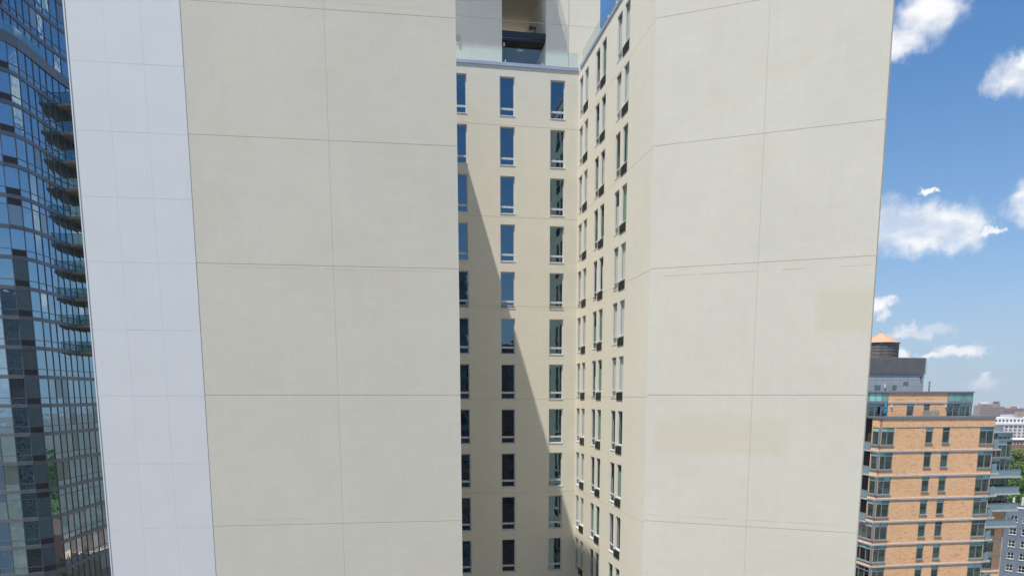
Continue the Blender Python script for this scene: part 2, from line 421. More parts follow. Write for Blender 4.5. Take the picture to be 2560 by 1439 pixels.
# blank fronts: separate stucco panels with recessed joints between them
for (z0, z1) in strips(JL, TOP):
    for (u0, u1) in ((-12.047, -5.9 - VG), (-5.9 + VG, 0.0)):
        FL.wall(MB(), u0, u1, z0, z1, edge=.055).obj('stucco_panel', 'stucco', hotel)
for (z0, z1) in strips(JL, TOP):
    for (u0, u1) in ((0.0, 5.0 - VG), (5.0 + VG, 9.97)):
        FR.wall(MB(), u0, u1, z0, z1, edge=.055).obj('stucco_panel', 'stucco_patched', hotel)
# right end return of the right wing
FE = F(FR.plan(9.97), (.3565, .934))
FE.wall(MB(), 0, 13.9, -59.9, TOP, edge=.05).obj('end_wall', 'stucco', hotel)
# white metal panels on the left edge of the left wing
JW = [17.1, 14.35, 11.52, 8.75, 5.95, 2.96, -.04, -3.2, -6.3, -9.5, -12.7, -15.9, -19.1]
zz = [TOP] + JW + [-59.9]
for i in range(len(zz) - 1):
    for (u0, u1) in ((-16.77, -15.2445), (-15.2405, -13.7045), (-13.7005, -12.054)):
        j = random.uniform(0, .0015)
        FL.wall(MB(), u0, u1, zz[i + 1] + .0045, zz[i] - .0045, edge=.03, out=.019 + j).obj('white_panel', 'white_panel', hotel)
FL.box(MB(), -16.775, -12.05, -59.9, TOP - .02, -.03, .012).obj('panel_backing', 'white_joint', hotel)
FL.box(MB(), -16.83, -16.775, -59.9, TOP, -.06, .05).obj('corner_trim', 'white_panel', hotel)
# left side of the court and the far left side wall
FS2 = F(FL.plan(0), (FB.plan(-9.07)[0] - FL.plan(0)[0], FB.plan(-9.07)[1] - FL.plan(0)[1]))
FS2.wall(MB(), 0, 14.6, -59.9, TOP, edge=0).obj('court_side_wall', 'stucco_court', hotel)

# --- court windows
FLOOR = 2.961
TOPS = [19.8 - FLOOR * i for i in range(14)]
WB, HB = .95, 2.31
COLS_B = (-8.2, -5.15, -1.88)
holes_b = [(u, u + WB, t - HB, t) for u in COLS_B for t in TOPS]
JB = [16.92, 11.37, 5.78, -.27, -6.56, -12.6, -18.8]
for (z0, z1) in strips(JB, TOP):
    FB.wall(MB(), -9.07, 0.0, z0, z1, holes_b, .16, .05).obj('court_wall', 'stucco_court', hotel)
for z in JB: FB.box(MB(), -9.07, -.05, z - .05, z + .05, -.06, -.03).obj('joint_backing', 'joint', hotel)
# window of the back wall: frame, deep rail with bolts, tall and low pane
fr = frame_mb(WB, HB, .062, .10, .155, bars=[(.37, .50)])
fr.bx(-.02, WB + .02, -.02, .11, -.035, .012)
me_frame = fr.mesh('window_frame', 'aluminium')
me_pane = pane_mb(WB - .124, HB - .562, .128).mesh('pane', 'pane_blue')
me_low = pane_mb(WB - .124, .308, .128).mesh('pane', 'pane_blue')
me_bolt = MB().bx(-.013, .013, .092, .104, .425, .45).mesh('bolt', 'bolt_grey')
for u in COLS_B:
    for t in TOPS:
        M = FB.M(u, t - HB)
        w = link('window', me_frame, M, hotel)
        jit = lambda: Matrix.Rotation(R(random.uniform(-.12, .12)), 4, 'X') @ Matrix.Rotation(R(random.uniform(-.12, .12)), 4, 'Z')
        link('pane', me_pane, M @ Matrix.Translation((.062, 0, .50)) @ jit(), w)
        link('pane', me_low, M @ Matrix.Translation((.062, 0, .062)) @ jit(), w)
        for x in (.2, .475, .75): link('bolt', me_bolt, M @ Matrix.Translation((x, 0, 0)), w)

# --- right side of the court: pairs of windows with an air conditioner under the right one
WO = .86
COLS_O = (.18, 4.05, 8.32)
OFF = 1.33
holes_o = []
for u in COLS_O:
    for t in TOPS:
        holes_o += [(u, u + WO, t - 2.20, t + .06), (u + OFF, u + OFF + WO, t - 1.82, t + .06)]
JO = [17.05, 11.5, 5.93, -.1, -6.38, -12.62, -19.0]
for (z0, z1) in strips(JO, TOP):
    FO.wall(MB(), 0.0, 14.41, z0, z1, holes_o, .09, .05).obj('court_wall', 'stucco_court', hotel)
for z in JO:
    us = [.05] + sorted(x for h in holes_o if h[2] - .05 < z < h[3] + .05 for x in h[:2]) + [14.38]
    for i in range(0, len(us), 2): FO.box(MB(), us[i], us[i + 1], z - .05, z + .05, -.06, -.03).obj('joint_backing', 'joint', hotel)
me_fl = frame_mb(WO, 2.26, .05, .045, .10, bars=[(.40, .47)])
me_fl.bx(-.01, WO + .01, -.015, .06, -.03, .01); me_fl = me_fl.mesh('window_frame', 'aluminium')
me_fr = frame_mb(WO, 1.88, .05, .045, .10)
me_fr.bx(-.01, WO + .01, -.015, .06, -.03, .01); me_fr = me_fr.mesh('window_frame', 'aluminium')
me_pl = pane_mb(WO - .12, 1.72, .07).mesh('pane', 'clear_pane'); me_pq = pane_mb(WO - .12, .34, .07).mesh('pane', 'clear_pane')
me_pr = pane_mb(WO - .12, 1.76, .07).mesh('pane', 'clear_pane')
def drape(w, h, mat, n=22, amp=.035):
    q = MB()
    for i in range(n):
        x0, x1 = w * i / n, w * (i + 1) / n
        y0, y1 = amp * math.sin(i * 2.1), amp * math.sin((i + 1) * 2.1)
        q.quad((x0, y0, 0), (x1, y1, 0), (x1, y1, h), (x0, y0, h))
    return q.mesh('curtain', mat)
dr = {(m_, f_): drape(.86 * f_ if f_ < 1 else .86, 2.15, m_) for m_ in ('curtain_grey', 'curtain_green_reflection') for f_ in (1, .5)}
wide = drape(1.4, 2.15, 'curtain_grey', 36, .022)
rm = MB()                                   # a shallow dark room behind each window
x0, x1, z0, z1, y0, y1 = -.62, .96, -.1, 2.4, .105, 1.9
rm.quad((x0, y1, z0), (x1, y1, z0), (x1, y1, z1), (x0, y1, z1)); rm.quad((x0, y0, z0), (x0, y1, z0), (x0, y1, z1), (x0, y0, z1))
rm.quad((x1, y1, z0), (x1, y0, z0), (x1, y0, z1), (x1, y1, z1)); rm.quad((x0, y0, z0), (x1, y0, z0), (x1, y1, z0), (x0, y1, z0))
rm.quad((x0, y0, z1), (x0, y1, z1), (x1, y1, z1), (x1, y0, z1))
me_room = rm.mesh('room', 'room_wall')
ac = MB().bx(0, 1.08, -.03, .05, 0, .42)
for i in range(9): ac.bx(.03, 1.05, -.038, -.029, .03 + i * .044, .05 + i * .044)
me_ac = ac.mesh('air_conditioner', 'louvre_black')
for ci, u in enumerate(COLS_O):
    for ri, t in enumerate(TOPS):
        green = ci == 1 or (ci == 2 and ri >= 7) or random.random() < .12
        for side in (0, 1):
            h = 2.26 if side == 0 else 1.88
            M = FO.M(u + side * OFF, t + .06 - h)
            w = link('window', me_fl if side == 0 else me_fr, M, hotel)
            if side == 0:
                link('pane', me_pl, M @ Matrix.Translation((.06, 0, .48)), w); link('pane', me_pq, M @ Matrix.Translation((.06, 0, .06)), w)
            else: link('pane', me_pr, M @ Matrix.Translation((.06, 0, .06)), w)
            link('room', me_room, M, w)
            if green:
                fr_ = random.choice((1, .5, .5))
                mat = random.choice(('curtain_grey', 'curtain_green_reflection', 'curtain_green_reflection'))
                link('curtain', dr[mat, fr_], M @ Matrix.Translation((-.4 if random.random() < .6 else -.2 + .86 * (1 - fr_), .15, random.uniform(-.9, .1))), w)
            else:
                link('curtain', wide, M @ Matrix.Translation((-.5, .135, 0 if side == 0 else -.2)), w)
        link('air_conditioner', me_ac, FO.M(u + OFF - .28, t - 2.31), hotel)

# --- coping and glass guard rail round the court
def rail(fac, u0, u1, step, name='rail_panel'):
    fac.box(MB(), u0, u1, TOP - .03, TOP + .16, -.42, .05).obj('coping', 'coping', hotel)
    fac.box(MB(), u0, u1, TOP + .16, TOP + .21, -.17, -.06).obj('rail_shoe', 'aluminium', hotel)
    n = max(1, round((u1 - u0) / step)); w = (u1 - u0) / n
    for i in range(n + 1): fac.box(MB(), u0 + i * w - .02, u0 + i * w + .02, TOP + .155, TOP + .30, -.14, .058).obj('rail_clamp', 'aluminium', hotel)
    for i in range(n):
        fac.box(MB(), u0 + i * w + .012, u0 + (i + 1) * w - .012, TOP + .17, TOP + 1.08, -.125, -.105).obj(name, 'rail_glass', hotel)
rail(FB, -9.5, -.05, 2.3); rail(FO, .4, 14.3, 1.5); rail(FL, -16.7, -.05, 1.9); rail(FR, .1, 9.9, 1.6)

# --- set-back top block on the terrace: passage, overhang, black slatted pergola
D0 = -3.0
FT = F(FB.plan(0, D0), TB)
OPEN = [(-4.54, -1.57, 19.0, 27.2)]
for (z0, z1) in ((TOP - .2, 24.45 - GAP), (24.45 + GAP, 30.4)):
    FT.wall(MB(), -14, -.02, z0, z1, OPEN, 7.6, .05).obj('top_block_wall', 'stucco_court', hotel)
    FT.wall(MB(), .005, 2.15, z0, z1, (), .1, .05).obj('top_block_wall', 'stucco_court', hotel)
FT.wall(MB(), -14, 2.15, 30.4 + GAP, 38, (), .1, .05).obj('top_block_wall', 'stucco_court', hotel)
m = MB()
FT.box(m, -14, -4.56, TOP - .15, 37.9, -7.55, -.055); FT.box(m, -1.55, 2.13, TOP - .15, 37.9, -7.55, -.055); FT.box(m, -4.56, -1.55, 27.22, 37.9, -7.55, -.055)
m.obj('top_block', 'stucco', hotel)
FT.box(MB(), -14, -2.83, 32.0, 32.3, 0, 2.0).obj('overhang', 'stucco', hotel)
m = MB()
for i in range(3): FT.box(m, -2.89, -2.85, 32.3 + .35 * (i + 1), 32.3 + .35 * (i + 1) + .035, 0, 2.0)
for i in range(5): FT.box(m, -2.89, -2.85, 32.3, 33.35, .02 + i * .48, .06 + i * .48)
m.obj('overhang_railing', 'fixture_grey', hotel)
pg = FT.box(MB(), -4.53, -1.58, 23.45, 23.82, -.12, -.02).obj('pergola_beam', 'pergola_black', hotel)
for i in range(46):
    FT.box(MB(), -4.5, -1.6, 23.3, 23.44, -.25 - i * .19, -.12 - i * .19).obj('slat', 'pergola_black', pg)
FT.box(MB(), -4.52, -1.585, TOP, 23.3, -9.0, -8.9).obj('passage_screen', 'pergola_black', hotel)
m = FT.box(MB(), -2.30, -2.22, 23.82, 24.3, -.3, -.22); FT.box(m, -2.62, -2.2, 24.16, 24.28, -.3, -.2); FT.box(m, -2.66, -2.5, 24.1, 24.34, -.32, -.16)
m.obj('security_camera', 'louvre_black', hotel)
FT.box(MB(), -7.52, -7.38, 22.95, 23.25, 0, .12).obj('wall_lamp', 'fixture_grey', hotel)
FT.box(MB(), -4.4, -4.3, 23.0, 23.2, -.4, -.3).obj('pergola_lamp', 'aluminium', hotel)
FT.box(MB(), -3.3, -2.9, 23.22, 23.28, -1.5, -1.3).obj('pergola_lamp', 'aluminium', hotel)

# ------------------------------------------------------------------ curved glass tower on the left
CURVE = [(-66, 75.6), (-62, 76.3), (-58, 76.9), (-55, 77.3), (-53, 77.7), (-51.7, 78.3), (-50.9, 79.2), (-50.55, 80.4), (-50.6, 82.2), (-50.85, 84.5), (-51.2, 87.5), (-51.4, 91), (-51.2, 95), (-50.4, 100), (-49, 105)]
def catmull(pts, n=12):
    out = []
    for i in range(len(pts) - 1):
        p0, p1, p2, p3 = (Vector(pts[max(0, min(len(pts) - 1, j))]) for j in (i - 1, i, i + 1, i + 2))
        for k_ in range(n):
            t = k_ / n
            out.append(.5 * ((2 * p1) + (p2 - p0) * t + (2 * p0 - 5 * p1 + 4 * p2 - p3) * t * t + (3 * p1 - p0 - 3 * p2 + p3) * t ** 3))
    out.append(Vector(pts[-1])); return out
def chords(pts, step):
    line = catmull(pts); res = [line[0]]; acc = 0
    for a, b in zip(line, line[1:]):
        seg = (b - a).length; pos = 0
        while acc + (seg - pos) >= step:
            pos += step - acc; acc = 0; res.append(a + (b - a) * (pos / seg))
        acc += seg - pos
    return res
tower = thing('glass_tower', (-58, 92, 0), 'tall blue glass tower with a wavy curtain wall and dark floor bands', 'building')
STEP = 1.36
nodes = chords(CURVE, STEP)
FLT = 2.96; ZB0 = 31.46
def offset(pts, d):
    out = []
    for i, p in enumerate(pts):
        a, b = pts[max(0, i - 1)], pts[min(len(pts) - 1, i + 1)]; t = (b - a).normalized(); out.append(p - Vector((t.y, -t.x)) * d)
    return out
def band(pts, z0, z1, out, inn, name, mat, parent, M=None):
    o1 = offset(pts, -out); o2 = offset(pts, inn); q = MB()
    for i in range(len(pts) - 1):
        a, b, c, d = o1[i], o1[i + 1], o2[i + 1], o2[i]
        q.quad((*a, H + z0), (*b, H + z0), (*b, H + z1), (*a, H + z1)); q.quad((*a, H + z1), (*b, H + z1), (*c, H + z1), (*d, H + z1)); q.quad((*d, H + z0), (*c, H + z0), (*b, H + z0), (*a, H + z0))
    return q.obj(name, mat, parent)
PM = {}
def tower_pane(w, h, mat):
    key = (round(w, 2), round(h, 2), mat)
    if key not in PM: PM[key] = MB().bx(-w / 2, w / 2, 0, .02, 0, h).mesh('pane', mat)
    return PM[key]
def curtain_wall(pts, zb, floors, first, last, top_short=()):
    """Glass storeys above each floor band: mullions, tall panes, low panes or black louvres."""
    mul = MB()
    for f_ in range(floors):
        z0 = zb - f_ * FLT
        band(pts, z0 - .19, z0 + .19, .07, .25, 'floor_band', 'tower_band', tower)
        zlo, zhi = z0 + .19, z0 + FLT - .19
        for i in range(first, last):
            a, b = pts[i], pts[i + 1]
            fc = F(a, b - a); w = (b - a).length
            fc.box(mul, -.038, .038, zlo - .02, zhi + .02, -.12, .03)
            flip = f_ in top_short
            zt = zlo + .62 if not flip else zhi - .62
            fc.box(mul, .05, w - .05, zt - .035, zt + .035, -.1, .015)
            lou = (i * 7 + 3) % 5 == (0 if i % 2 else 3) and i % 5 in (1, 4)
            tall = (zt + .035, zhi) if not flip else (zlo, zt - .035)
            low = (zlo, zt - .035) if not flip else (zt + .035, zhi)
            below = z0 < 1.5
            rr = random.random()
            if below: mat = 'tower_dark' if rr < .45 else 'tower_teal' if rr < .75 else 'tower_grey' if rr < .93 else 'tower_blind'
            else: mat = 'tower_dark' if rr < .78 else 'tower_teal' if rr < .93 else 'tower_blind' if rr < .97 else 'tower_grey'
            for (p, q_), mt in ((tall, mat), (low, mat if rr < .8 else 'tower_dark')):
                is_low = (p, q_) == low
                if is_low and lou:
                    fc.box(MB(), .05, w - .05, p, q_, -.07, .01).obj('louvre', 'tower_louvre', tower); continue
                M = fc.M(w / 2, p, -.03) @ Matrix.Rotation(R(random.uniform(-.2, .2)), 4, 'Z') @ Matrix.Rotation(R(random.uniform(-.2, .2)), 4, 'X')
                link('pane' if not is_low else 'vent_pane', tower_pane(w - .07, q_ - p + .02, mt), M, tower)
    mul.obj('mullions', 'tower_metal', tower, kind='stuff')
# visible stretch of the wall: from the left edge of the picture to where the hotel hides it
first = min(range(len(nodes)), key=lambda i: abs(nodes[i].x + 57) + (0 if nodes[i].y < 79 else 99))
last = min(range(len(nodes) - 1), key=lambda i: abs(nodes[i].y - 94.5))
curtain_wall(nodes, ZB0, 20, first, last, top_short=(5, 15))
# body behind the glass: dark interior, so that nothing shows through
inner = offset(nodes, .32)
poly = [tuple(p) for p in inner] + [(-80, 112), (-80, 75)]
MB().prism(poly, 0, H + 34.0).obj('tower_core', 'dark_room', tower)
zlow = ZB0 - 19 * FLT - .2
q = MB()
for i in range(len(nodes) - 1):
    a, b = nodes[i], nodes[i + 1]; q.quad((*a, 0), (*b, 0), (*b, H + zlow), (*a, H + zlow))
q.obj('lower_wall', 'tower_dark', tower)
band(nodes, 34.1, 35.15, .10, 2.4, 'terrace_parapet', 'tower_band', tower)
rail_pts = offset(nodes, .15)
for i in range(first, last - 6):
    fc = F(rail_pts[i], rail_pts[i + 1] - rail_pts[i]); w = (rail_pts[i + 1] - rail_pts[i]).length
    fc.box(MB(), .01, w - .01, 35.15, 36.15, -.01, .01).obj('rail_panel', 'balcony_glass', tower)
# set-back upper storeys
up_nodes = chords([tuple(p) for p in offset([Vector(c) for c in CURVE], 1.5)], STEP)
fu = min(range(len(up_nodes)), key=lambda i: abs(up_nodes[i].x + 58) + (0 if up_nodes[i].y < 81 else 99))
lu = min(range(len(up_nodes) - 1), key=lambda i: abs(up_nodes[i].y - 95))
curtain_wall(up_nodes, 35.2 + 5 * FLT, 6, fu, lu)
inner = offset(up_nodes, .32)
MB().prism([tuple(p) for p in inner] + [(-80, 112), (-80, 78)], H + 34.0, H + 35.2 + 6 * FLT).obj('upper_core', 'dark_room', tower)
# balconies on the receding side
for kf in range(10):
    z = ZB0 - kf * FLT
    fc = F((-51.35, 88.3), (.10, 1.0)); W_, P_ = 8.5, 1.75
    sl = fc.box(MB(), 0, W_, z - .11, z + .13, -.05, P_).obj('balcony', 'soffit', tower)
    n = 6
    for i in range(n): fc.box(MB(), i * W_ / n + .01, (i + 1) * W_ / n - .01, z + .13, z + 1.22, P_ - .04, P_ - .02).obj('rail_panel', 'balcony_glass', sl)
    for a, b in ((.08, .62), (.64, 1.16), (1.18, P_ - .05)): fc.box(MB(), .02, .04, z + .13, z + 1.22, a, b).obj('rail_panel', 'balcony_glass', sl)
    m = fc.box(MB(), 0, W_, z + 1.22, z + 1.26, P_ - .06, P_); fc.box(m, 0, .06, z + 1.22, z + 1.26, .05, P_ - .06)
    m.obj('handrail', 'tower_metal', sl)

# ------------------------------------------------------------------ orange brick apartment tower on the right
FK = F((45.271, 96.0), TB)                 # street front, u 0 to 16.65
LEN = 16.65
FKL = F(FK.plan(0, -12), (.1756, -.9845))  # left side, u 0 (back) to 12 (front corner)
brick = thing('brick_apartment_tower', (52, 104, 0), 'orange brick apartment tower with pale floor bands, bay windows and a rooftop water tank', 'building')
KT = [-4.08, -7.22, -10.42, -13.42, -16.4, -19.39, -22.33, -25.3, -28.3]
KBAND = [-7.11, -10.3, -13.3, -16.28, -19.27, -22.2, -25.18, -28.18, -31.1]
hk, hl = [], []
for i, t in enumerate(KT):
    hk += [(0, 2.1, t - 2.25, t), (6.58, 7.64, t - 2.05, t), (9.03, 10.1, t - 2.05, t), (14.5, 16.62, t - 2.25, t)]
    hl += [(10.55 if i < 4 else 8.3, 12.0, t - 2.25, t)]
zs = [-2.95] + KBAND
for i in range(len(zs) - 1):
    FK.wall(MB(), 0, LEN, zs[i + 1], zs[i], hk, .22, 0).obj('brick_wall', 'brick', brick)
    FKL.wall(MB(), 8.2 if i >= 4 else 10.4, 12.0, zs[i + 1], zs[i], hl, .22, .3).obj('brick_wall', 'brick', brick)
m = FK.wall(MB(), 0, LEN, -60, KBAND[-1], (), .1, 0); FKL.wall(m, 0, 12, -60, KBAND[-1], (), .1, 0); m.obj('brick_wall', 'brick', brick)
m = MB(); m.prism([FK.plan(.5, -.5), FK.plan(LEN - .02, -.5), FK.plan(LEN - .02, -26), FK.plan(.5, -26)], 0, H - 2.9); m.obj('core', 'dark_room', brick)
m = MB(); m.prism([FKL.plan(0, -1.6), FKL.plan(10.4, -1.6), FKL.plan(10.4, -4), FKL.plan(0, -4)], 0, H - 2.95); m.obj('core', 'brick', brick)
FE2 = F(FK.plan(LEN), (-.1756, .9845)); FE2.wall(MB(), 0, 26, -60, -2.95, (), .1, 0).obj('side_wall', 'brick', brick)
for i, z in enumerate(KBAND):
    q = FK.box(MB(), -.07, LEN + .05, z - .11, z + .11, -.1, .07)
    FKL.box(q, 8.2 if i >= 4 else 7.0, 11.93, z - .11, z + .11, -.1, .07)
    q.obj('floor_band', 'band_grey', brick)
FK.box(MB(), 2.2, LEN, -4.12, -4.05, -.05, .03).obj('lintel_line', 'cap_blue', brick)
q = FK.box(MB(), -.1, LEN + .08, -2.95, -2.66, -.35, .08); FKL.box(q, 6, 11.9, -2.95, -2.66, -.35, .08); q.obj('parapet_cap', 'cap_blue', brick)
# windows: grey frame, teal glass head, dark panes, curtains, sill
WK = {}
def kwin(fac, u, z, w, h, posts, head=.52, sill=True, seed=0):
    key = (round(w, 2), round(h, 2), posts, head, sill)
    if key not in WK:
        xs = [w * (j + 1) / (posts + 1) for j in range(posts)]
        fm = frame_mb(w, h, .085, .03, .16, bars=[(h - head - .045, h - head + .045)], posts=xs)
        if sill: fm.bx(-.04, w + .04, -.07, .05, -.13, .01)
        WK[key] = (fm.mesh('window_frame', 'window_grey'), xs)
    me, xs = WK[key]
    M = fac.M(u, z)
    o = link('window', me, M, brick)
    ed = [0] + xs + [w]
    rnd = random.Random(seed)
    for a, b in zip(ed, ed[1:]):
        pw = b - a
        k2 = ('p', round(pw, 2), round(h, 2), head)
        if k2 not in WK:
            WK[k2] = (pane_mb(pw - .02, h - head - .08, .10).mesh('pane', 'far_glass'), pane_mb(pw - .02, head - .06, .05).mesh('pane', 'spandrel_teal'), pane_mb(pw - .02, head - .06, .10).mesh('pane', 'far_pane'))
        p1, p2, p3 = WK[k2]
        link('pane', p1, M @ Matrix.Translation((a + .01, 0, .06)), o)
        link('head_pane', p2 if rnd.random() < .78 else p3, M @ Matrix.Translation((a + .01, 0, h - head + .02)), o)
        r = rnd.random()
        if r < .75:
            hh = rnd.choice((h - head - .1, h * .32, h * .45)); ww = pw * rnd.choice((.25, .3, .95)); 
            if hh < 1.2: ww = pw * .9
            zz_ = .06 if rnd.random() < .6 or hh > 1.2 else h - head - hh
            kk = ('c', round(ww, 2), round(hh, 2), rnd.choice(('curtain_teal', 'curtain_teal', 'blind_pale')))
            if kk not in WK: WK[kk] = MB().bx(0, ww, .15, .17, 0, hh).mesh('curtain', kk[3])
            link('curtain', WK[kk], M @ Matrix.Translation((a + (.02 if rnd.random() < .5 else pw - ww - .02), 0, zz_)), o)
    return o
clear_glass('far_glass', (.55, .66, .62), .13, (.8, .95, 1))
for i, t in enumerate(KT):
    kwin(FK, 6.58, t - 2.05, 1.06, 2.05, 0, seed=i * 5 + 1); kwin(FK, 9.03, t - 2.05, 1.07, 2.05, 0, seed=i * 5 + 2)
    kwin(FK, 14.5, t - 2.25, 2.12, 2.25, 1, seed=i * 5 + 3); kwin(FK, .02, t - 2.25, 2.08, 2.25, 1, seed=i * 5 + 4)
    l0 = 10.55 if i < 4 else 8.3
    kwin(FKL, l0, t - 2.25, 11.98 - l0, 2.25, 0 if i < 4 else 2, seed=i * 5 + 9)
    FK.box(MB(), -.09, .13, t - 2.25, t, -.12, .05).obj('corner_post', 'window_grey', brick)
    if i < 4:   # recessed balcony on the left side
        b = FKL.box(MB(), 6.5, 10.5, t - 3.12, t - 2.98, -1.6, .12).obj('balcony', 'band_grey', brick)
        for a_ in (6.55, 8.5): FKL.box(MB(), a_, a_ + 1.9, t - 2.97, t - 1.95, .04, .07).obj('rail_panel', 'frosted_glass', b)
        FKL.box(MB(), 6.5, 10.5, t - 1.95, t - 1.9, .02, .08).obj('handrail', 'window_grey', b)
        kwin(FKL, 7.6, t - 2.9, 2.6, 2.8, 2, seed=77 + i).matrix_basis = FKL.M(7.6, t - 2.9, -1.58)
# small balconies on the far end of the front
for z in KBAND[:1] + KBAND[1:7]:
    b = FK.box(MB(), LEN + .06, LEN + 1.5, z - .12, z + .1, -2.2, -.25).obj('balcony', 'concrete', brick)
    FK.box(MB(), LEN + .1, LEN + 1.15, z + .1, z + 1.28, -.32, -.29).obj('rail_panel', 'frosted_glass', b)
    FK.box(MB(), LEN + 1.13, LEN + 1.16, z + .1, z + 1.28, -2.2, -.34).obj('rail_panel', 'frosted_glass', b)
# penthouse storeys set back on the roof
FP = F(FK.plan(0, -2.5), TB)
FP.wall(MB(), 2.68, 11.38, -2.9, .3, [(5.45, 6.5, -2.7, -1.15), (7.95, 8.85, -2.05, -1.15)], .15, 0).obj('penthouse_wall', 'brick', brick)
m = MB(); m.prism([FP.plan(-4, -.4), FP.plan(15.15, -.4), FP.plan(15.15, -14), FP.plan(-4, -14)], H - 2.9, H + .35); m.obj('penthouse_core', 'dark_room', brick)
FP.box(MB(), -4, 15.3, .3, .48, -.5, .1).obj('roof_cap', 'cap_blue', brick)
FP.box(MB(), 2.66, 11.4, -1.08, -.84, -.05, .05).obj('floor_band', 'band_grey', brick)
kwin(FP, 5.45, -2.7, 1.05, 1.55, 0, .3, seed=401); kwin(FP, 7.95, -2.05, .9, .9, 0, .4, seed=402)
for (u0, w, n_) in ((-1.9, 4.55, 4), (11.4, 3.8, 3)):
    M = FP.M(u0, -.86)
    fm = frame_mb(w, 1.16, .11, -.02, .2, posts=[w * (j + 1) / (n_ + 1) for j in range(n_)]).mesh('window_frame', 'window_grey')
    o = link('window', fm, M, brick)
    for j in range(n_ + 1): link('head_pane', pane_mb(w / (n_ + 1) - .02, 1.05, .0).mesh('pane', 'spandrel_teal'), M @ Matrix.Translation((w * j / (n_ + 1) + .01, 0, .05)), o)
    FP.box(MB(), u0, u0 + w, -1.12, -.87, -.2, .04).obj('floor_band', 'cap_blue', brick)
    kwin(FP, u0, -2.8, w, 1.66, n_, .3, False, seed=500 + n_)
for u in (3.1, 11.1): FP.box(MB(), u, u + .12, -1.55, -1.2, 0, .14).obj('wall_lamp', 'pale_paint', brick)
# grey machine room with louvred screen
FM = F(FK.plan(0, -6.0), TB)
m = MB(); m.prism([FM.plan(-4, -.06), FM.plan(10.3, -.06), FM.plan(10.3, -9), FM.plan(-4, -9)], H + .3, H + 2.72); m.obj('machine_room', 'joint', brick)
us = [-4, -1.6, .8, 3.2, 5.6, 8.0, 10.35]; zs = [.35, 1.2, 2.0, 2.72]
for a, b in zip(us, us[1:]):
    for c, d in zip(zs, zs[1:]): FM.box(MB(), a + .015, b - .015, c + .012, d - .012, -.06, 0).obj('metal_panel', 'mech_panel', brick)
for u in (3.0, 5.42):
    FM.box(MB(), u, u + .88, .7, 1.33, 0, .02).obj('machine_room_window', 'pane_blue', brick)
gr_ = FM.box(MB(), 7.2, 8.02, 1.47, 1.92, 0, .03).obj('vent_grille', 'band_grey', brick)
for j in range(5): FM.box(MB(), 7.24, 7.98, 1.5 + j * .08, 1.54 + j * .08, .03, .05).obj('slat', 'louvre_grey', gr_)
FM.box(MB(), 5.22, 5.36, .48, 1.6, .3, .44).obj('vent_pipe', 'planter_wood', brick)
FM.box(MB(), 10.66, 10.8, .48, 1.85, .6, .74).obj('vent_pipe', 'louvre_grey', brick)
FM.box(MB(), 4.45, 4.6, 1.0, 1.4, 0, .15).obj('wall_lamp', 'pale_paint', brick)
FM.box(MB(), 9.75, 9.9, 2.2, 2.42, 0, .15).obj('wall_lamp', 'louvre_black', brick)
m = MB(); m.prism([FM.plan(-4, .0), FM.plan(10.4, .0), FM.plan(10.4, -9), FM.plan(-4, -9)], H + 2.75, H + 4.98); sc_ = m.obj('louvre_screen', 'bolt_grey', brick)
for j in range(17):
    z = 2.8 + j * .128
    q = MB(); c0, c1 = FM.pt(-4, z, .12), FM.pt(10.5, z, .12)
    FM.box(q, -4, 10.52, z, z + .07, .0, .10)
    q.obj('slat', 'louvre_grey', sc_)
# water tank
tc = FM.plan(5.8, -3.4)
tank = thing('water_tank', (tc[0], tc[1], H + 4.98), 'round dark wooden rooftop water tank with a tan cone roof', 'water tank')
T0 = Matrix.Translation((tc[0], tc[1], H))
MB().lathe([(0, 4.98), (2.35, 4.98), (2.25, 7.05), (0, 7.05)], 40).obj('tank_body', 'tank_wood', tank, T0)
for j in range(40):
    a = 2 * math.pi * j / 40
    MB().bx(-.17, .17, -.03, .03, 4.99, 7.04).obj('stave', 'tank_wood', tank, T0 @ Matrix.Rotation(a, 4, 'Z') @ Matrix.Translation((0, -2.33, 0)) @ Matrix.Rotation(R(-2.7) if 0 else 0, 4, 'X'))
for z in (5.1, 5.5, 5.95, 6.4, 6.9):
    MB().lathe([(2.375, z), (2.40, z + .02), (2.40, z + .05), (2.375, z + .07)], 40).obj('hoop', 'steel_hoop', tank, T0)
MB().lathe([(2.5, 7.02), (2.56, 7.08), (.05, 8.5)], 16).obj('cone_roof', 'tank_roof', tank, T0)
MB().lathe([(.12, 8.42), (.1, 8.6), (.03, 8.85)], 8).obj('finial', 'planter_wood', tank, T0)
MB().bx(-.04, .04, -.04, .04, 4.98, 7.1).obj('pipe', 'steel_hoop', tank, T0 @ Matrix.Translation((-.9, -2.35, 0)))
# roof terrace furniture
pc = FP.plan(1.95, .6)
umb = thing('closed_umbrella', (pc[0], pc[1], H - 2.8), 'bright blue folded umbrella on the brick tower terrace', 'umbrella')
MB().lathe([(.03, 0), (.03, .35)], 8).obj('pole', 'pale_paint', umb, WM[umb.name])
MB().lathe([(.05, .3), (.2, .5), (.17, .95), (.11, 1.05), (.17, 1.15), (.14, 1.45), (.02, 1.75)], 12).obj('canopy', 'umbrella_blue', umb, WM[umb.name])
pc = FP.plan(8.4, .9)
pl = thing('terrace_planter', (pc[0], pc[1], H - 2.75), 'low weathered wooden slat screen on the brick tower terrace', 'planter')
for j in range(12): FP.box(MB(), 7.2 + j * .205, 7.34 + j * .205, -2.75, -2.05 + random.uniform(-.03, .03), .88, .92).obj('slat', 'planter_wood', pl)
FP.box(MB(), 7.2, 9.66, -2.45, -2.38, .86, .88).obj('crossbar', 'planter_wood', pl)

